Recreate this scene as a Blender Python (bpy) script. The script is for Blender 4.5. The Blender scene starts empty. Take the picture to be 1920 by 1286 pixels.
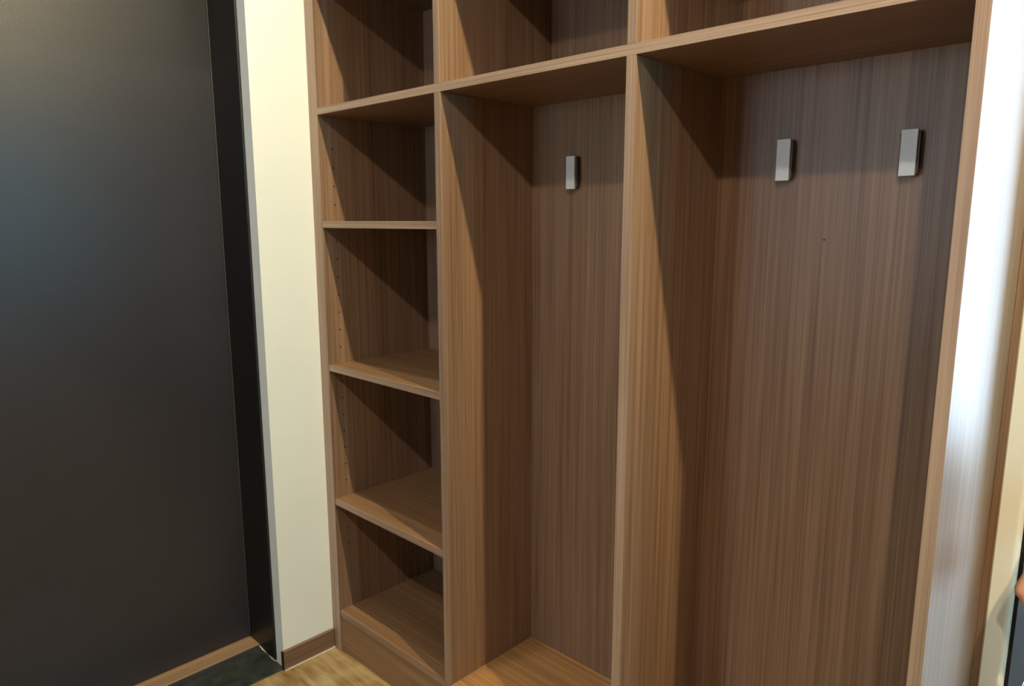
import bpy, bmesh, math, random
from mathutils import Vector, Matrix

random.seed(4)
scene = bpy.context.scene
col = scene.collection

# ------------------------------------------------------------------ camera
F_PX = 1343.35
YAW, PITCH, ROLL = -0.7697, 0.1700, -0.0010
cam_d = bpy.data.cameras.new('camera')
cam_d.sensor_width = 36.0
cam_d.lens = 36.0 * F_PX / 1920.0
cam_d.clip_start = 0.02
cam = bpy.data.objects.new('camera', cam_d)
col.objects.link(cam)
fwd = Vector((math.sin(YAW) * math.cos(PITCH), math.cos(YAW) * math.cos(PITCH), -math.sin(PITCH)))
rgt = fwd.cross(Vector((0, 0, 1))).normalized()
upv = rgt.cross(fwd)
r2 = rgt * math.cos(ROLL) + upv * math.sin(ROLL)
u2 = -rgt * math.sin(ROLL) + upv * math.cos(ROLL)
m = Matrix((r2, u2, -fwd)).transposed().to_4x4()
m.translation = Vector((1.8702, -1.1066, 1.3399))
cam.matrix_world = m
scene.camera = cam

# ------------------------------------------------------------------ world, exposure, lamp strengths
world = bpy.data.worlds.new('sky')
scene.world = world
world.use_nodes = True
bg = world.node_tree.nodes['Background']
bg.inputs['Color'].default_value = (0.62, 0.81, 1.0, 1)
bg.inputs['Strength'].default_value = 16.5
vs = scene.view_settings
vs.view_transform = 'Standard'
vs.look = 'None'
vs.gamma = 1.0
vs.use_curve_mapping = False
vs.exposure = 0.15

LAMP_NEAR = 195.0      # downlight close to the cabinet
LAMP_SIDE = 30.0     # downlight close to the entrance door
LAMP_FAR = 88.0       # downlights further back in the hall
LAMP_COL = (1.0, 0.82, 0.49)
LAMP_COL_SIDE = (1.0, 0.92, 0.78)
LAMP_COL_FAR = (1.0, 0.88, 0.72)
LZ = 2.83
CEIL = 2.86

# ------------------------------------------------------------------ materials
def new_mat(name):
    mt = bpy.data.materials.new(name)
    mt.use_nodes = True
    nt = mt.node_tree
    return mt, nt, nt.nodes['Principled BSDF']

def N(nt, t, **kw):
    n = nt.nodes.new(t)
    for k, v in kw.items():
        if k in n.inputs:
            n.inputs[k].default_value = v
        else:
            setattr(n, k, v)
    return n

def ramp(nt, stops):
    r = nt.nodes.new('ShaderNodeValToRGB')
    el = r.color_ramp.elements
    while len(el) < len(stops):
        el.new(0.5)
    for e, (p, c) in zip(el, stops):
        e.position = p
        e.color = (*c, 1)
    return r

def wood(name, axis, tint=(1, 1, 1), rough=0.42, spec=0.5):
    """veneer with fine straight grain along the axis (0 x, 2 z)"""
    mt, nt, b = new_mat(name)
    L = nt.links
    tc = N(nt, 'ShaderNodeTexCoord')
    oi = N(nt, 'ShaderNodeObjectInfo')
    off = N(nt, 'ShaderNodeVectorMath', operation='MULTIPLY_ADD')
    L.new(oi.outputs['Random'], off.inputs[0])
    off.inputs[1].default_value = (7.3, 5.1, 9.7)
    L.new(tc.outputs['Object'], off.inputs[2])
    def layer(across, along, detail, rg=0.55):
        mp = N(nt, 'ShaderNodeMapping')
        sc = [across] * 3
        sc[axis] = along
        mp.inputs['Scale'].default_value = sc
        L.new(off.outputs[0], mp.inputs['Vector'])
        n = N(nt, 'ShaderNodeTexNoise', Scale=1.0, Detail=detail, Roughness=rg)
        L.new(mp.outputs[0], n.inputs['Vector'])
        return n
    fine = layer(330, 2.2, 2.0)
    mid = layer(85, 1.1, 2.0)
    big = layer(14, 0.7, 1.0)
    def mad(a, k, c):
        n = N(nt, 'ShaderNodeMath', operation='MULTIPLY_ADD')
        L.new(a, n.inputs[0]); n.inputs[1].default_value = k
        if isinstance(c, float): n.inputs[2].default_value = c
        else: L.new(c, n.inputs[2])
        return n.outputs[0]
    v = mad(fine.outputs['Fac'], 0.50, 0.0)
    v = mad(mid.outputs['Fac'], 0.36, v)
    v = mad(big.outputs['Fac'], 0.22, v)
    t = tint
    def c(r, g, bb): return (r * t[0], g * t[1], bb * t[2])
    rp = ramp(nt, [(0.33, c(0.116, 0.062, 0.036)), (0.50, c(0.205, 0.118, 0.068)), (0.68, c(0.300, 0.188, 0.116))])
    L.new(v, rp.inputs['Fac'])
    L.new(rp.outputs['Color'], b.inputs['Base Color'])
    b.inputs['Roughness'].default_value = rough
    b.inputs['Specular IOR Level'].default_value = spec
    bp = N(nt, 'ShaderNodeBump', Strength=0.12, Distance=0.001)
    L.new(fine.outputs['Fac'], bp.inputs['Height'])
    L.new(bp.outputs['Normal'], b.inputs['Normal'])
    return mt

def plain(name, colr, rough=0.5, metal=0.0, spec=0.5, noise=0.0, nscale=8.0, bump=0.0, bscale=200.0):
    mt, nt, b = new_mat(name)
    b.inputs['Roughness'].default_value = rough
    b.inputs['Metallic'].default_value = metal
    b.inputs['Specular IOR Level'].default_value = spec
    b.inputs['Base Color'].default_value = (*colr, 1)
    if noise:
        tc = N(nt, 'ShaderNodeTexCoord')
        n = N(nt, 'ShaderNodeTexNoise', Scale=nscale, Detail=4.0)
        nt.links.new(tc.outputs['Object'], n.inputs['Vector'])
        rp = ramp(nt, [(0.3, tuple(x * (1 - noise) for x in colr)), (0.7, tuple(min(1, x * (1 + noise)) for x in colr))])
        nt.links.new(n.outputs['Fac'], rp.inputs['Fac'])
        nt.links.new(rp.outputs['Color'], b.inputs['Base Color'])
    if bump:
        tc = N(nt, 'ShaderNodeTexCoord')
        n = N(nt, 'ShaderNodeTexNoise', Scale=bscale, Detail=2.0)
        nt.links.new(tc.outputs['Object'], n.inputs['Vector'])
        bp = N(nt, 'ShaderNodeBump', Strength=bump, Distance=0.002)
        nt.links.new(n.outputs['Fac'], bp.inputs['Height'])
        nt.links.new(bp.outputs['Normal'], b.inputs['Normal'])
    return mt

M = {}
M['wood_v'] = wood('veneer_upright_grain', 2)
M['wood_h'] = wood('veneer_level_grain', 0, tint=(0.92, 0.90, 0.95))
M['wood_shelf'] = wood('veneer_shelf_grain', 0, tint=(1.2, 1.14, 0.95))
M['wood_base_lit'] = wood('lamplit_base_board_veneer', 0, tint=(1.85, 1.62, 1.05))  # brighter golden tint carries the lamp light on the locker floors
M['wood_sat'] = wood('veneer_satin_end_panel', 2, rough=0.42)
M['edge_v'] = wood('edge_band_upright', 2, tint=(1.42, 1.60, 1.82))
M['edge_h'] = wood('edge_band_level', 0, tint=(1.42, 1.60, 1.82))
M['skirt'] = wood('skirting_veneer', 1, tint=(0.75, 0.72, 0.72))
M['sill'] = wood('threshold_oak', 1, tint=(1.55, 1.6, 1.45))
M['paint'] = plain('cream_wall_paint', (0.745, 0.765, 0.70), 0.75, noise=0.02, nscale=3, bump=0.05)
M['paint_end'] = plain('cream_wall_end_paint', (0.80, 0.79, 0.66), 0.6, bump=0.05)
M['taupe'] = plain('taupe_wall_paint', (0.14, 0.125, 0.115), 0.75, noise=0.02, nscale=3, bump=0.05)
M['ceil'] = plain('white_ceiling_paint', (0.82, 0.81, 0.77), 0.85, bump=0.05)
M['door'] = plain('espresso_door_lacquer', (0.026, 0.023, 0.025), 0.36, noise=0.12, nscale=2, bump=0.10, bscale=500)
M['frame'] = plain('black_frame_lacquer', (0.011, 0.010, 0.010), 0.38, bump=0.05, bscale=400)
M['stone'] = plain('dark_green_stone', (0.034, 0.041, 0.034), 0.33, noise=0.5, nscale=30)
M['caulk'] = plain('white_caulk', (0.62, 0.57, 0.45), 0.6, noise=0.1, nscale=60)
M['alu'] = plain('satin_aluminium', (0.68, 0.71, 0.71), 0.5, metal=0.1, noise=0.04, nscale=80)
M['steel'] = plain('dark_hook_back', (0.10, 0.10, 0.10), 0.45, metal=0.6, noise=0.05)
M['tile'] = plain('pale_polished_stone', (0.70, 0.69, 0.66), 0.25, noise=0.06, nscale=2.5)
M['hole'] = plain('dark_pin_hole', (0.02, 0.013, 0.008), 0.8, noise=0.05)
M['dark'] = plain('black_brown_cabinet_lacquer', (0.018, 0.016, 0.014), 0.8, spec=0.15, noise=0.15, nscale=4)
M['chrome'] = plain('polished_metal', (0.7, 0.66, 0.58), 0.22, metal=1.0, noise=0.03)
M['white_metal'] = plain('white_powder_coat', (0.8, 0.8, 0.78), 0.4, noise=0.02)
M['skin'] = plain('skin', (0.62, 0.33, 0.23), 0.5, noise=0.08, nscale=40)
M['hair'] = plain('black_hair', (0.012, 0.010, 0.009), 0.45, noise=0.3, nscale=60)
M['top'] = plain('charcoal_knit', (0.03, 0.03, 0.035), 0.85, noise=0.2, nscale=90, bump=0.3, bscale=400)
M['trousers'] = plain('black_trouser_cloth', (0.015, 0.015, 0.017), 0.85, noise=0.2, nscale=60)
M['shoe'] = plain('dark_leather', (0.02, 0.016, 0.013), 0.4, noise=0.2, nscale=30)
M['nail'] = plain('magenta_nail_polish', (0.50, 0.07, 0.25), 0.25, noise=0.03)
M['eye'] = plain('eye_white', (0.75, 0.73, 0.70), 0.2, noise=0.02)
M['iris'] = plain('dark_iris', (0.03, 0.018, 0.01), 0.15, noise=0.1)
M['lip'] = plain('lip', (0.42, 0.16, 0.13), 0.45, noise=0.05)

# floor: honey-coloured boards with blurred dark figure along x
mt, nt, b = new_mat('honey_floor')
tc = N(nt, 'ShaderNodeTexCoord')
mp = N(nt, 'ShaderNodeMapping')
mp.inputs['Rotation'].default_value = (0, 0, math.radians(0))
mp.inputs['Scale'].default_value = (6, 40, 20)
n1 = N(nt, 'ShaderNodeTexNoise', Scale=1.0, Detail=4.0, Distortion=0.4)
n2 = N(nt, 'ShaderNodeTexNoise', Scale=9.0, Detail=2.0)
nt.links.new(tc.outputs['Object'], mp.inputs['Vector'])
nt.links.new(mp.outputs[0], n1.inputs['Vector'])
nt.links.new(tc.outputs['Object'], n2.inputs['Vector'])
ad = N(nt, 'ShaderNodeMath', operation='MULTIPLY_ADD')
nt.links.new(n1.outputs['Fac'], ad.inputs[0]); ad.inputs[1].default_value = 0.55
ml = N(nt, 'ShaderNodeMath', operation='MULTIPLY')
nt.links.new(n2.outputs['Fac'], ml.inputs[0]); ml.inputs[1].default_value = 0.5
nt.links.new(ml.outputs[0], ad.inputs[2])
rp = ramp(nt, [(0.36, (0.17, 0.090, 0.028)), (0.50, (0.34, 0.22, 0.090)), (0.62, (0.46, 0.33, 0.16))])
nt.links.new(ad.outputs[0], rp.inputs['Fac'])
nt.links.new(rp.outputs['Color'], b.inputs['Base Color'])
b.inputs['Roughness'].default_value = 0.25
M['floor'] = mt

# thin window glass
mt, nt, b = new_mat('window_glass')
tr = N(nt, 'ShaderNodeBsdfTransparent')
gl = N(nt, 'ShaderNodeBsdfGlossy', Roughness=0.02)
fr = N(nt, 'ShaderNodeFresnel', IOR=1.45)
mx = N(nt, 'ShaderNodeMixShader')
nt.links.new(fr.outputs[0], mx.inputs[0]); nt.links.new(tr.outputs[0], mx.inputs[1]); nt.links.new(gl.outputs[0], mx.inputs[2])
nt.links.new(mx.outputs[0], nt.nodes['Material Output'].inputs['Surface'])
M['glass'] = mt
# tinted privacy glass
mt, nt, b = new_mat('teal_tinted_glass')
tr = N(nt, 'ShaderNodeBsdfTransparent', Color=(0.34, 0.80, 0.88, 1))
gl = N(nt, 'ShaderNodeBsdfGlossy', Roughness=0.02)
fr = N(nt, 'ShaderNodeFresnel', IOR=1.45)
mx = N(nt, 'ShaderNodeMixShader')
nt.links.new(fr.outputs[0], mx.inputs[0]); nt.links.new(tr.outputs[0], mx.inputs[1]); nt.links.new(gl.outputs[0], mx.inputs[2])
nt.links.new(mx.outputs[0], nt.nodes['Material Output'].inputs['Surface'])
M['glass_teal'] = mt
# lamp lens
mt, nt, b = new_mat('lit_lamp_lens')
b.inputs['Base Color'].default_value = (0.9, 0.88, 0.8, 1)
b.inputs['Emission Color'].default_value = (*LAMP_COL_FAR, 1)
b.inputs['Emission Strength'].default_value = 6.0
M['lens'] = mt

# ------------------------------------------------------------------ helpers
def link(name, me, mat, parent=None, loc=(0, 0, 0), smooth=False):
    o = bpy.data.objects.new(name, me)
    col.objects.link(o)
    if mat:
        me.materials.clear(); me.materials.append(M[mat])
    o.location = loc
    if parent:
        o.parent = parent
    if smooth:
        for p in me.polygons: p.use_smooth = True
    return o

def base(o):
    """world location of an (unrotated) object"""
    v = Vector(o.location)
    if o.parent: v = v + base(o.parent)
    return v

def box(name, x0, x1, y0, y1, z0, z1, mat, parent=None, bev=0.0, seg=1):
    c = Vector(((x0 + x1) / 2, (y0 + y1) / 2, (z0 + z1) / 2))
    bm = bmesh.new()
    bmesh.ops.create_cube(bm, size=1.0)
    for v in bm.verts:
        v.co = Vector((v.co.x * (x1 - x0), v.co.y * (y1 - y0), v.co.z * (z1 - z0)))
    if bev:
        bmesh.ops.bevel(bm, geom=list(bm.edges), offset=bev, segments=seg, affect='EDGES', profile=0.5)
    me = bpy.data.meshes.new(name)
    bm.to_mesh(me); bm.free()
    return link(name, me, mat, parent, c - (base(parent) if parent else Vector()))

def boxes(name, lst, mat, parent=None, bev=0.0):
    """several touching boxes that form ONE piece (a wall with an opening, a frame)"""
    o0 = base(parent) if parent else Vector()
    bm = bmesh.new()
    for (x0, x1, y0, y1, z0, z1) in lst:
        r = bmesh.ops.create_cube(bm, size=1.0)
        for v in r['verts']:
            v.co = Vector(((x0 + x1) / 2 + v.co.x * (x1 - x0), (y0 + y1) / 2 + v.co.y * (y1 - y0), (z0 + z1) / 2 + v.co.z * (z1 - z0))) - o0
    if bev:
        bmesh.ops.bevel(bm, geom=list(bm.edges), offset=bev, segments=2, affect='EDGES', profile=0.5)
    me = bpy.data.meshes.new(name)
    bm.to_mesh(me); bm.free()
    return link(name, me, mat, parent)

def lathe(name, prof, mat, parent=None, loc=(0, 0, 0), axis='Z', seg=32):
    bm = bmesh.new()
    rings = []
    for (r, h) in prof:
        ring = []
        for i in range(seg):
            a = 2 * math.pi * i / seg
            p = (r * math.cos(a), r * math.sin(a), h)
            if axis == 'Y': p = (p[0], p[2], p[1])
            ring.append(bm.verts.new(p))
        rings.append(ring)
    for a, b_ in zip(rings, rings[1:]):
        for i in range(seg):
            bm.faces.new((a[i], a[(i + 1) % seg], b_[(i + 1) % seg], b_[i]))
    bm.faces.new(rings[0]); bm.faces.new(list(reversed(rings[-1])))
    bmesh.ops.recalc_face_normals(bm, faces=bm.faces)
    me = bpy.data.meshes.new(name)
    bm.to_mesh(me); bm.free()
    o = link(name, me, mat, parent, loc)
    return o

def empty(name, loc):
    o = bpy.data.objects.new(name, None)
    o.empty_display_size = 0.1
    col.objects.link(o); o.location = loc
    return o

def tag(o, label=None, cat=None, group=None, kind=None):
    if label: o['label'] = label
    if cat: o['category'] = cat
    if group: o['group'] = group
    if kind: o['kind'] = kind
    return o

def struct(o, label, cat):
    return tag(o, label, cat, kind='structure')

# ------------------------------------------------------------------ dimensions (metres)
TA = 0.047                       # inner face of the left side panel
FIL = 0.022                      # scribe strip beside the wall
D1A, D1B = 0.5496, 0.5714        # divider between shelf column and narrow locker
D2A, D2B = 1.0822, 1.1032        # divider between the two lockers
RA, RB = 1.6184, 1.6371          # right end panel
ZST, ZSB = 1.6465, 1.6275        # long shelf above the lockers
ZT = 1.970                       # underside of the cabinet top
ZBASE = 0.139                    # top of the base boards
DEEP = 0.390                     # back of shelf column and upper cubbies
DLK = 0.311                      # back of the lockers
XR, YR, YF = 3.30, -3.40, 3.20   # right wall, wall behind the camera, far window wall
DOOR_X = -0.215                  # face of the entrance door leaf
OPEN_Y = -0.170                  # near jamb of the door opening
OPEN_Y2 = -1.17

# ------------------------------------------------------------------ the setting
struct(boxes('floor', [(0.0, XR, YR, 0.40, -0.06, 0.0), (0.0, 1.66, 0.40, 0.46, -0.06, 0.0)], 'floor'), 'honey coloured floor with blurred dark figure in front of the cabinet', 'floor')
struct(boxes('floor_passage', [(1.66, XR, 0.40, YF, -0.06, 0.0)], 'tile'), 'pale polished stone floor of the daylit room beyond the cabinet', 'floor')
struct(boxes('ceiling', [(-0.3, XR + 0.2, YR - 0.2, YF + 0.2, CEIL, CEIL + 0.1)], 'ceil'), 'plain white ceiling above the entrance hall', 'ceiling')
struct(boxes('wall_left', [(-0.30, 0.0, OPEN_Y, 0.45, -0.06, CEIL),
                           (-0.30, 0.0, YR - 0.2, OPEN_Y2, -0.06, CEIL),
                           (-0.30, 0.0, OPEN_Y2, OPEN_Y, 2.08, CEIL)], 'paint'),
       'cream painted wall strip between the dark door and the wooden cabinet', 'wall')
struct(boxes('wall_back', [(0.0, RB + 0.012, 0.405, 0.45, 0.0, CEIL), (0.0, RB, 0.004, 0.405, 1.9905, CEIL)], 'paint'),
       'cream wall behind and above the wooden cabinet', 'wall')
W3 = (0.05, 0.72, 1.15, 2.05)    # x0 x1 z0 z1, unseen window added behind the camera for cool fill
struct(boxes('wall_rear', [(-0.3, W3[0], YR - 0.2, YR, -0.06, CEIL), (W3[1], XR + 0.2, YR - 0.2, YR, -0.06, CEIL),
                           (W3[0], W3[1], YR - 0.2, YR, -0.06, W3[2]), (W3[0], W3[1], YR - 0.2, YR, W3[3], CEIL)], 'taupe'), 'taupe wall with an added fill window at the other end of the hall', 'wall')
# right wall with a window opening
W2 = (-0.55, 0.10, 1.10, 2.00)   # y0 y1 z0 z1
struct(boxes('wall_right', [(XR, XR + 0.2, YR, W2[0], -0.06, CEIL), (XR, XR + 0.2, W2[1], YF + 0.2, -0.06, CEIL),
                            (XR, XR + 0.2, W2[0], W2[1], -0.06, W2[2]), (XR, XR + 0.2, W2[0], W2[1], W2[3], CEIL)], 'taupe'),
       'taupe wall on the right side of the hall', 'wall')
# far wall with the daylight window
W1 = (1.72, 3.22, 0.06, 2.55)    # x0 x1 z0 z1
struct(boxes('wall_far', [(1.649, W1[0], YF, YF + 0.2, -0.06, CEIL), (W1[1], XR, YF, YF + 0.2, -0.06, CEIL),
                          (W1[0], W1[1], YF, YF + 0.2, -0.06, W1[2]), (W1[0], W1[1], YF, YF + 0.2, W1[3], CEIL)], 'paint'),
       'cream wall with the daylight window beyond the cabinet', 'wall')

def window(name, axis, a0, a1, z0, z1, pos, glass, label):
    """frame, mullion, pane and sill; axis 'Y' = the wall's plane is y = pos, 'X' = x = pos"""
    e = empty(name, (pos, (a0 + a1) / 2, z0) if axis == 'X' else ((a0 + a1) / 2, pos, z0))
    t = 0.05
    def bx(u0, u1, w0, w1, d0, d1):
        return (pos + d0, pos + d1, u0, u1, w0, w1) if axis == 'X' else (u0, u1, pos + d0, pos + d1, w0, w1)
    boxes('window_frame', [bx(a0, a0 + t, z0, z1, .06, .12), bx(a1 - t, a1, z0, z1, .06, .12),
                           bx(a0 + t, a1 - t, z0, z0 + t, .06, .12), bx(a0 + t, a1 - t, z1 - t, z1, .06, .12)], 'white_metal', e)
    mid = (a0 + a1) / 2
    boxes('mullion', [bx(mid - .02, mid + .02, z0 + t, z1 - t, .065, .115)], 'white_metal', e)
    for (p, q) in ((a0 + t, mid - .02), (mid + .02, a1 - t)):
        boxes('pane', [bx(p, q, z0 + t, z1 - t, .087, .093)], glass, e)
    boxes('window_sill', [bx(a0 - .03, a1 + .03, z0 - .025, z0, -.03, .06)], 'white_metal', e)
    struct(e, label, 'window')
    return e
window('window_1', 'Y', W1[0], W1[1], W1[2], W1[3], YF, 'glass', 'bright daylight window in the far wall beyond the cabinet')
window('fill_window', 'Y', W3[0], W3[1], W3[2], W3[3], YR - 0.18, 'glass', 'added window behind the viewer, cool fill for the locker backs')  # added, unseen: gives the back panels their cool fill
window('window_2', 'X', W2[0], W2[1], W2[2], W2[3], XR, 'glass_teal', 'teal tinted window in the right wall opposite the dark door')

# thin partition whose rounded cream end shows to the right of the cabinet
bm = bmesh.new()
px0, px1, py0, py1, rr = 1.6495, 1.6860, 0.394, YF, 0.010
prof = [(px0, py1), (px0, py0)]
for i in range(7):
    a = math.radians(-90 + 15 * i)
    prof.append((px1 - rr + rr * math.cos(a), py0 + rr + rr * math.sin(a)))
prof.append((px1, py1))
lo = [bm.verts.new((x, y, 0.0)) for x, y in prof]
hi = [bm.verts.new((x, y, CEIL)) for x, y in prof]
for i in range(len(prof)):
    j = (i + 1) % len(prof)
    bm.faces.new((lo[i], lo[j], hi[j], hi[i]))
bm.faces.new(list(reversed(lo))); bm.faces.new(hi)
bmesh.ops.recalc_face_normals(bm, faces=bm.faces)
me = bpy.data.meshes.new('wall_partition'); bm.to_mesh(me); bm.free()
struct(link('wall_partition', me, 'paint_end'), 'narrow cream wall end with a rounded corner beside the cabinet end panel', 'wall')

# skirting on the strip of wall between door and cabinet
bb = empty('baseboard_left', (0.006, -0.085, 0.0))
box('skirting_board', 0.0, 0.011, OPEN_Y - 0.004, -0.0005, 0.001, 0.0605, 'skirt', bb, 0.001)
box('skirting_end_gap', 0.0, 0.0105, OPEN_Y - 0.0075, OPEN_Y - 0.0042, 0.001, 0.0600, 'frame', bb)  # black strip standing in for the dark gap at the board's end
box('sealant_bead', 0.0, 0.0150, OPEN_Y - 0.004, -0.0005, 0.0, 0.0022, 'caulk', bb)
struct(bb, 'brown wooden skirting board below the cream wall strip', 'skirting')

# ------------------------------------------------------------------ entrance door
dr = empty('door_1', (-0.13, (OPEN_Y + OPEN_Y2) / 2, 0.0))
FX1 = -0.052                     # front of the black lining
lf = box('door_leaf', DOOR_X - 0.05, DOOR_X, OPEN_Y2 + 0.0026, OPEN_Y - 0.0026, 0.0167, 2.0618, 'door', dr, 0.0015)
boxes('door_lining', [(DOOR_X - 0.06, FX1, OPEN_Y - 0.0025, OPEN_Y + 0.004, 0.003, 2.08),
                      (DOOR_X - 0.06, FX1, OPEN_Y2 - 0.004, OPEN_Y2 + 0.0025, 0.003, 2.08),
                      (DOOR_X - 0.06, FX1, OPEN_Y2 + 0.0025, OPEN_Y - 0.0025, 2.062, 2.08)], 'frame', dr)
boxes('lining_lip', [(FX1, FX1 + 0.008, OPEN_Y - 0.0065, OPEN_Y + 0.004, 0.010, 2.08),
                     (FX1, FX1 + 0.008, OPEN_Y2 - 0.004, OPEN_Y2 + 0.0065, 0.010, 2.08)], 'frame', dr, 0.002)
boxes('door_seal', [(DOOR_X, DOOR_X + 0.004, OPEN_Y - 0.0052, OPEN_Y - 0.0025, 0.0167, 2.06)], 'steel', dr, 0.0008)
box('wooden_threshold', -0.267, -0.1525, OPEN_Y2, OPEN_Y - 0.001, -0.06, 0.0165, 'sill', dr, 0.0015)
box('threshold_trim', -0.1525, -0.1495, OPEN_Y2, OPEN_Y - 0.001, -0.06, 0.0140, 'steel', dr, 0.0004)
stn = box('stone_threshold', -0.1495, 0.002, OPEN_Y2, OPEN_Y - 0.0005, -0.06, 0.003, 'stone', dr, 0.001)
# lumpy caulk bead along the foot of the lining
bm = bmesh.new()
n = 15
for i in range(n):
    t = i / (n - 1)
    x = -0.150 + t * 0.098
    r = 0.0022 + 0.0010 * math.sin(t * 9)
    bmesh.ops.create_icosphere(bm, subdivisions=1, radius=r, matrix=Matrix.Translation((x + 0.13, OPEN_Y - 0.003 - (OPEN_Y + OPEN_Y2) / 2, 0.0045 + 0.006 * (1 - t) ** 3)) @ Matrix.Diagonal((2.0, 1, 1, 1)))
me = bpy.data.meshes.new('caulk_bead'); bm.to_mesh(me); bm.free()
link('caulk_bead', me, 'caulk', dr, smooth=True)
bm = bmesh.new()
bmesh.ops.create_icosphere(bm, subdivisions=2, radius=0.004, matrix=Matrix.Diagonal((1.2, 0.8, 0.35, 1)))
me = bpy.data.meshes.new('paint_drip'); bm.to_mesh(me); bm.free()
link('paint_drip', me, 'caulk', stn, Vector((-0.1235, -0.415, 0.0035)) - base(stn), smooth=True)
# handle at the far stile, out of the photograph
hd = lathe('handle_rose', [(0.026, 0), (0.026, 0.006), (0.010, 0.008), (0.009, 0.040)], 'chrome', lf, (0, 0, 0), seg=24)
hd.rotation_euler = (0, math.radians(90), 0); hd.location = Vector((DOOR_X, OPEN_Y2 + 0.09, 1.0)) - base(lf)
hl = box('lever', DOOR_X + 0.034, DOOR_X + 0.048, OPEN_Y2 + 0.08, OPEN_Y2 + 0.21, 0.991, 1.009, 'chrome', lf, 0.004, 2)
struct(dr, 'dark espresso entrance door set back in a black lining', 'door')

# ------------------------------------------------------------------ the fitted cabinet
cb = empty('open_hall_cabinet', (0.82, 0.19, 0.0))
B = 0.0006
def part(nm, x0, x1, y0, y1, z0, z1, mat='wood_v', label=None, bev=B):
    banded = nm in ('side_panel', 'divider', 'long_shelf', 'shelf', 'top_panel', 'bottom_board', 'scribe_strip')
    o = box(nm, x0, x1, y0 + (0.001 if banded else 0), y1, z0, z1, mat, cb, bev)
    if banded:
        box('edge_band', x0, x1, y0, y0 + 0.001, z0, z1, 'edge_h' if mat in ('wood_h', 'wood_base_lit', 'wood_shelf') else 'edge_v', o, 0.0003)
    if label: o['label'] = label
    return o
part('scribe_strip', 0.0005, FIL, 0.002, 0.020, 0.0, 1.990)
part('side_panel', FIL + 0.0004, TA, 0.0, DEEP, 0.0, 1.990)
part('side_panel', RA, RB, 0.0, DEEP, 0.0, 1.990, 'wood_sat', 'satin end panel catching the daylight')
part('divider', D1A, D1B, 0.0, DEEP, 0.0, ZSB - 0.0004)
part('divider', D2A, D2B, 0.0, DEEP, 0.0, ZSB - 0.0004)
part('divider', D1A + 0.0005, D1B - 0.0010, 0.0, DEEP, ZST + 0.0004, ZT)
part('divider', D2A + 0.0005, D2B - 0.0005, 0.0, DEEP, ZST + 0.0004, ZT)
part('long_shelf', TA, RA, 0.0, DEEP, ZSB, ZST, 'wood_h', 'long shelf above the lockers')
part('top_panel', TA, RA, 0.0, DEEP, ZT, 1.990, 'wood_h')
for zt, zb in ((1.3371, 1.3185), (0.9217, 0.9025), (0.5064, 0.4872)):
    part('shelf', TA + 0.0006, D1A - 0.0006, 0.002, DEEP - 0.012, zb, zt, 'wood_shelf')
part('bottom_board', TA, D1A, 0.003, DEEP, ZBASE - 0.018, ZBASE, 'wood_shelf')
part('bottom_board', D1B, D2A, 0.003, DEEP, ZBASE - 0.018, ZBASE - 0.001, 'wood_base_lit', 'base board with lamp light in its tint')
part('bottom_board', D2B, RA, 0.003, DEEP, ZBASE - 0.018, ZBASE - 0.001, 'wood_base_lit', 'base board with lamp light in its tint')
for a, b_ in ((TA, D1A), (D1B, D2A), (D2B, RA)):
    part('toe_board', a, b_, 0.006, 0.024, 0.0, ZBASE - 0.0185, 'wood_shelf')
part('back_panel', TA, D1A, DEEP - 0.010, DEEP, ZBASE, ZSB)
part('back_panel', D1B, D2A, DLK, DLK + 0.012, ZBASE, ZSB)
part('back_panel', D2B, RA, DLK, DLK + 0.012, ZBASE, ZSB)
part('back_panel', TA, D1A, DEEP - 0.008, DEEP, ZST, ZT)
part('back_panel', D1B, D2A, DEEP - 0.008, DEEP, ZST, ZT)
part('back_panel', D2B, RA, DEEP - 0.008, DEEP, ZST, ZT)
part('rear_scribe', RB + 0.0002, RB + 0.0122, DEEP - 0.006, DEEP + 0.012, 0.0, 1.990, 'wood_v')
# rows of shelf-pin holes in the left side panel: too small to pick apart singly
bm = bmesh.new()
zs = [1.538 - 0.0517 * k for k in range(24)]
for z in zs:
    if any(abs(z - s) < 0.025 for s in (1.328, 0.912, 0.497)): continue
    for y in (0.044,):
        mtx = Matrix.Translation(Vector((TA + 0.0002, y, z)) - base(cb)) @ Matrix.Rotation(math.radians(90), 4, 'Y')
        bmesh.ops.create_cone(bm, cap_ends=True, segments=10, radius1=0.0026, radius2=0.0024, depth=0.0006, matrix=mtx)
me = bpy.data.meshes.new('shelf_pin_holes'); bm.to_mesh(me); bm.free()
tag(link('shelf_pin_holes', me, 'hole', cb), kind='stuff')
# a small dark knot/screw dot in the wide locker's back
bm = bmesh.new()
bmesh.ops.create_cone(bm, cap_ends=True, segments=10, radius1=0.0022, radius2=0.002, depth=0.0006,
                      matrix=Matrix.Translation(Vector((1.333, DLK - 0.0002, 1.302)) - base(cb)) @ Matrix.Rotation(math.radians(90), 4, 'X'))
me = bpy.data.meshes.new('screw_hole'); bm.to_mesh(me); bm.free()
link('screw_hole', me, 'hole', cb)
tag(cb, 'open brown veneer hall cabinet with shelf column, two lockers and upper cubbies', 'cabinet')

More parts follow.
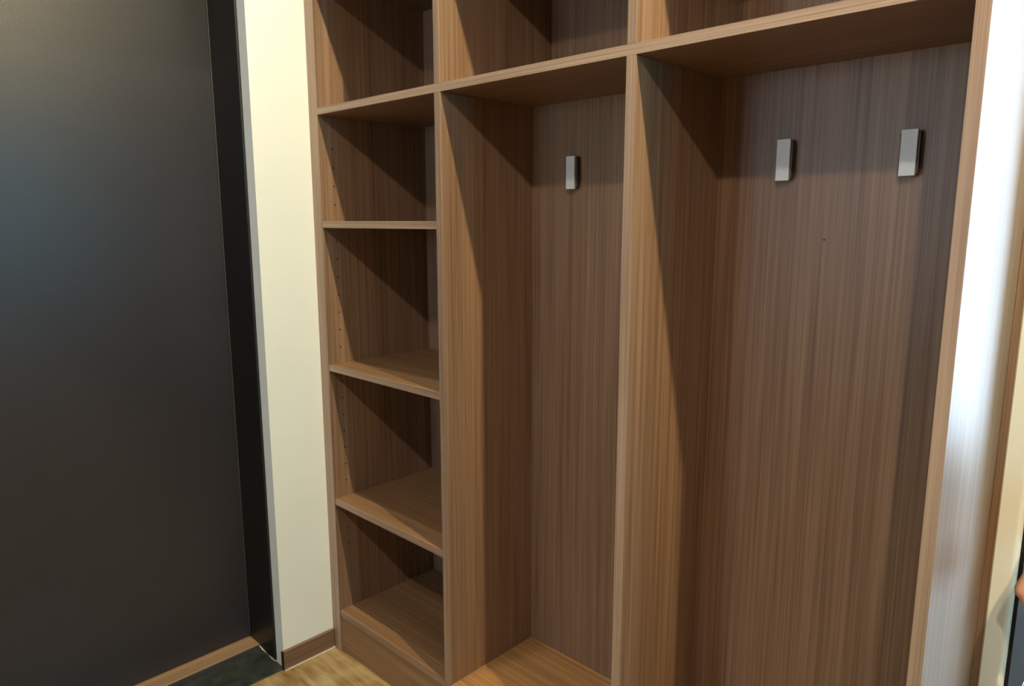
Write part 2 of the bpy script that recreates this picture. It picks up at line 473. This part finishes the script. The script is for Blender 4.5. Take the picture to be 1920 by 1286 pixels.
# ------------------------------------------------------------------ coat hooks
def hook(x, label):
    zc = 1.4545
    e = empty('coat_hook', (x, DLK, zc - 0.0395))
    box('hook_bar', x - 0.01325, x + 0.01325, DLK - 0.0205, DLK - 0.0150, zc - 0.0395, zc + 0.0395, 'alu', e, 0.0008, 2)
    box('stem', x - 0.0165, x + 0.0165, DLK - 0.0150, DLK - 0.0040, zc - 0.037, zc + 0.034, 'steel', e, 0.001)
    box('mounting_plate', x - 0.012, x + 0.012, DLK - 0.0040, DLK - 0.0002, zc - 0.037, zc + 0.037, 'steel', e, 0.0005)
    tag(e, label, 'hook', 'flat aluminium coat hooks')
hook(0.7155, 'flat silver coat hook alone on the back of the narrow locker')
hook(1.2504, 'flat silver coat hook on the wide locker back, nearer the middle divider')
hook(1.4728, 'flat silver coat hook on the wide locker back, nearer the bright end panel')

# ------------------------------------------------------------------ recessed downlights (above the frame)
def downlight(x, y, power, radius, colr, label):
    e = empty('recessed_downlight', (x, y, CEIL))
    lathe('trim_ring', [(0.036, 0.0), (0.036, -0.004), (0.050, -0.004), (0.054, 0.0), (0.054, 0.002), (0.036, 0.002)], 'white_metal', e, seg=40)
    lathe('lens', [(0.036, 0.004), (0.036, 0.001), (0.020, -0.002), (0.002, -0.003)], 'lens', e, seg=32)
    ld = bpy.data.lights.new('lamp', 'SPOT')
    ld.energy = power; ld.color = colr; ld.shadow_soft_size = radius
    ld.spot_size = math.radians(165); ld.spot_blend = 0.35
    lo_ = bpy.data.objects.new('lamp', ld); col.objects.link(lo_)
    lo_.parent = e; lo_.location = (0, 0, LZ - CEIL)
    tag(e, label, 'downlight', 'round downlights along the hall ceiling')
downlight(2.36, -0.31, LAMP_NEAR, 0.022, LAMP_COL, 'round recessed ceiling downlight nearest the cabinet')
downlight(0.50, -0.31, LAMP_SIDE, 0.022, LAMP_COL_SIDE, 'round recessed ceiling downlight nearest the dark door')
downlight(2.36, -1.84, LAMP_FAR, 0.035, LAMP_COL_FAR, 'round recessed ceiling downlight in the middle of the hall')

# ------------------------------------------------------------------ dark door lining on the far side of the wall end
d2 = empty('door_2', (1.689, 0.62, 0.0))
for (a, b_) in ((0.4055, 0.640), (0.643, 0.860)):
    box('lining_board', 1.6862, 1.6925, a, b_, 0.0, 2.08, 'dark', d2, 0.001)
hg = box('hinge_leaf', 1.6925, 1.6945, 0.590, 0.640, 0.345, 0.385, 'chrome', d2, 0.0006)
lathe('hinge_pin', [(0.0045, 0), (0.0045, 0.045), (0.0025, 0.049)], 'chrome', d2, Vector((1.6975, 0.6415, 0.342)) - base(d2), seg=16)
struct(d2, 'dark door lining just behind the cream wall end at the right edge', 'door')

# ------------------------------------------------------------------ person at the right edge of the frame
# only the hand reaches into the photograph; the rest of the figure stands just outside it
def capsules(bm, segs, n=12):
    """tapered, round-ended limbs: (p0, p1, r0, r1) or (p0, p1, r0, r1, flatten-scale xyz)"""
    for sg in segs:
        p0, p1, r0, r1 = Vector(sg[0]), Vector(sg[1]), sg[2], sg[3]
        ax = (p1 - p0); L = ax.length
        ax = ax.normalized() if L > 1e-6 else Vector((0, 0, 1))
        q = Vector((0, 0, 1)).rotation_difference(ax).to_matrix().to_4x4()
        sc = Matrix.Diagonal((*sg[4], 1)) if len(sg) > 4 else Matrix.Identity(4)
        rings = []
        for k in range(1, 5): 
            a = math.pi / 2 * k / 4
            rings.append((r0 * math.sin(a), -r0 * math.cos(a)))
        for k in range(0, 4):
            a = math.pi / 2 * k / 4
            rings.append((r1 * math.cos(a), L + r1 * math.sin(a)))
        mid = (p0 + p1) / 2
        def put(v):
            w = q @ Vector(v) + p0
            return mid + (sc @ (w - mid))
        vr = [[bm.verts.new(put((r * math.cos(2 * math.pi * i / n), r * math.sin(2 * math.pi * i / n), h))) for i in range(n)] for r, h in rings]
        b0, t0 = bm.verts.new(put((0, 0, -r0))), bm.verts.new(put((0, 0, L + r1)))
        for a, c in zip(vr, vr[1:]):
            for i in range(n):
                bm.faces.new((a[i], a[(i + 1) % n], c[(i + 1) % n], c[i]))
        for i in range(n):
            bm.faces.new((b0, vr[0][(i + 1) % n], vr[0][i]))
            bm.faces.new((t0, vr[-1][i], vr[-1][(i + 1) % n]))

def organic(name, segs, mat, parent, voxel, smooth=4):
    bm = bmesh.new()
    o0 = base(parent)
    capsules(bm, segs)
    for v in bm.verts: v.co -= o0
    bmesh.ops.recalc_face_normals(bm, faces=bm.faces)
    me = bpy.data.meshes.new(name); bm.to_mesh(me); bm.free()
    o = link(name, me, mat, parent, smooth=True)
    rm = o.modifiers.new('Remesh', 'REMESH'); rm.mode = 'VOXEL'; rm.voxel_size = voxel; rm.use_smooth_shade = True
    sm = o.modifiers.new('Smooth', 'SMOOTH'); sm.factor = 0.5; sm.iterations = smooth
    return o

PX, PY = 2.150, 0.56
pr = empty('person', (PX, PY, 0.0))
def P(x, y, z): return (PX + x, PY + y, z)      # the figure faces -y, its right arm on the -x side
body = []
# trunk, neck
body += [(P(-.055, 0, .93), P(.055, 0, .93), .095, .095), (P(-.06, 0, 1.30), P(.06, 0, 1.30), .095, .095), (P(-.13, .01, 1.395), P(.13, .01, 1.395), .048, .048),
         (P(0, 0, .95), P(0, 0, 1.30), .112, .112), (P(0, .012, 1.40), P(0, -.005, 1.52), .056, .052)]
# head: skull, face, jaw, nose, ears, lips
body += [(P(0, .012, 1.635), P(0, -.010, 1.625), .083, .080), (P(0, -.028, 1.60), P(0, -.036, 1.555), .064, .046),
         (P(0, -.091, 1.625), P(0, -.110, 1.593), .009, .013), (P(-.079, .012, 1.625), P(-.081, .016, 1.590), .015, .010, (.45, 1, 1)),
         (P(.079, .012, 1.625), P(.081, .016, 1.590), .015, .010, (.45, 1, 1)), (P(-.016, -.086, 1.558), P(.016, -.086, 1.558), .008, .008)]
# legs
for s_ in (-1, 1):
    body += [(P(.085 * s_, 0, .90), P(.092 * s_, -.005, .49), .083, .055), (P(.092 * s_, -.005, .49), P(.095 * s_, .012, .30), .054, .052),
             (P(.095 * s_, .012, .30), P(.096 * s_, .02, .09), .050, .034), (P(.096 * s_, .02, .05), P(.105 * s_, -.14, .035), .036, .030)]
# left arm hanging
body += [(P(.185, .01, 1.395), P(.225, .03, 1.12), .050, .040), (P(.225, .03, 1.12), P(.235, -.02, .87), .040, .026)]
# right arm to the wrist that shows beside the wall end
SH, EL, WR = P(-.185, .01, 1.385), (1.885, 0.480, 1.090), (1.741, 0.335, 0.812)
body += [(SH, EL, .050, .040), (EL, WR, .040, .026)]

def hand_segs(W, mirror, ofs):
    """relaxed hanging hand: back of the hand towards -x (x mirrored for the left), thumb towards -y"""
    sx = -1 if mirror else 1
    def h(x, y, z): return (W[0] + sx * x, W[1] + y, W[2] + z)
    out = [(h(0, 0, 0), h(-.012, -.010, -.030), .024, .022, (1, 1, 1))]
    K = [(-.030, -.052, -.085), (-.033, -.030, -.090), (-.032, -.008, -.088), (-.027, .012, -.081)]
    LEN = [(.040, .024, .021), (.044, .028, .023), (.041, .026, .022), (.032, .020, .019)]
    CUR = [(38, 72, 55), (42, 78, 60), (46, 84, 62), (50, 88, 64)]
    tips = []
    for k, (kx, ky, kz) in enumerate(K):
        out.append((h(-.004, -.012 + .010 * (k - 1.5), -.010), h(kx, ky, kz), .014, .0125))
        p = Vector((kx, ky, kz)); ang = 0.0
        for j in range(3):
            ang = math.radians(sum(CUR[k][:j + 1]) * 0.80)
            d = Vector((math.sin(ang), -0.10, -math.cos(ang))).normalized()
            q_ = p + d * LEN[k][j]
            out.append((h(*p), h(*q_), .0102 - .0009 * j - .0006 * (k == 3), .0096 - .0010 * j - .0006 * (k == 3)))
            p = q_
        tips.append((Vector(h(*p)), d))
    # fleshy ball of the thumb and the thumb itself, leaving the side of the palm
    t0, t1, t2, t3 = (-.006, -.022, -.022), (-.010, -.052, -.048), (-.004, -.066, -.078), (.006, -.070, -.102)
    out += [(h(*t0), h(*t1), .017, .0145), (h(*t1), h(*t2), .0125, .0108), (h(*t2), h(*t3), .0105, .0085)]
    tips.append((Vector(h(*t3)), (Vector(h(*t3)) - Vector(h(*t2))).normalized()))
    return out, tips
hr, tips_r = hand_segs(WR, False, 0)
hl_, tips_l = hand_segs(P(.235, -.02, .87), True, 0)
body += hr + hl_
organic('body', body, 'skin', pr, 0.0042, 2)
# painted nails
for tips in (tips_r, tips_l):
    for (tp, d) in tips:
        bm = bmesh.new()
        bmesh.ops.create_uvsphere(bm, u_segments=10, v_segments=6, radius=1.0)
        me = bpy.data.meshes.new('fingernail')
        for v in bm.verts: v.co = Vector((v.co.x * .0048, v.co.y * .0030, v.co.z * .0070))
        bm.to_mesh(me); bm.free()
        o = link('fingernail', me, 'nail', pr, smooth=True)
        o.rotation_mode = 'QUATERNION'
        o.rotation_quaternion = Vector((0, 0, 1)).rotation_difference(d)
        o.location = tp + d * 0.0045 - base(pr)
# clothing: jumper with sleeves, trousers, shoes, hair
g = 0.014
wr_s = Vector(EL).lerp(Vector(WR), .86)
wl_s = Vector(P(.225, .03, 1.12)).lerp(Vector(P(.235, -.02, .87)), .86)
organic('jumper', [(P(0, 0, .96), P(0, 0, 1.12), .134, .128, (1.22, .88, 1)), (P(0, 0, 1.08), P(0, -.006, 1.32), .128, .136, (1.20, .90, 1)),
                   (P(-.13, .01, 1.390), P(.13, .01, 1.390), .058, .058), (P(-.06, .01, 1.42), P(.06, .01, 1.42), .050, .050), (P(-.09, .005, 1.34), P(.09, .005, 1.34), .095, .095),
                   (P(0, .008, 1.40), P(0, .004, 1.455), .066, .060),
                   (SH, EL, .058, .043 + g), (EL, wr_s, .043 + g, .030 + g * .6),
                   (P(.185, .01, 1.390), P(.225, .03, 1.12), .058, .043 + g), (P(.225, .03, 1.12), wl_s, .043 + g, .030 + g * .6)], 'top', pr, 0.008)
tro = [(P(-.055, 0, .92), P(.055, 0, .92), .112, .112)]
for s_ in (-1, 1):
    tro += [(P(.085 * s_, 0, .90), P(.092 * s_, -.005, .49), .083 + g, .060 + g), (P(.092 * s_, -.005, .49), P(.096 * s_, .018, .12), .060 + g, .050 + g)]
organic('trousers', tro, 'trousers', pr, 0.008)
for s_ in (-1, 1):
    organic('shoe', [(P(.096 * s_, .035, .050), P(.106 * s_, -.150, .042), .048, .040), (P(.096 * s_, .03, .045), P(.096 * s_, .022, .095), .044, .044)], 'shoe', pr, 0.007)
organic('hair', [(P(0, .026, 1.652), P(0, .012, 1.668), .090, .084), (P(0, .048, 1.60), P(0, .055, 1.47), .078, .060),
                 (P(-.066, .010, 1.665), P(-.076, .030, 1.52), .030, .022), (P(.066, .010, 1.665), P(.076, .030, 1.52), .030, .022),
                 (P(-.045, -.045, 1.692), P(.045, -.045, 1.692), .030, .030)], 'hair', pr, 0.006)
for s_ in (-1, 1):
    for nm, r, dy, mt_ in (('eyeball', .0120, 0, 'eye'), ('iris', .0068, -.0068, 'iris')):
        bm = bmesh.new(); bmesh.ops.create_uvsphere(bm, u_segments=14, v_segments=10, radius=r)
        me = bpy.data.meshes.new(nm); bm.to_mesh(me); bm.free()
        link(nm, me, mt_, pr, Vector(P(.031 * s_, -.0735 + dy, 1.622)) - base(pr), smooth=True)
tag(pr, 'person at the right edge, only a relaxed hand showing beside the cream wall end', 'person')
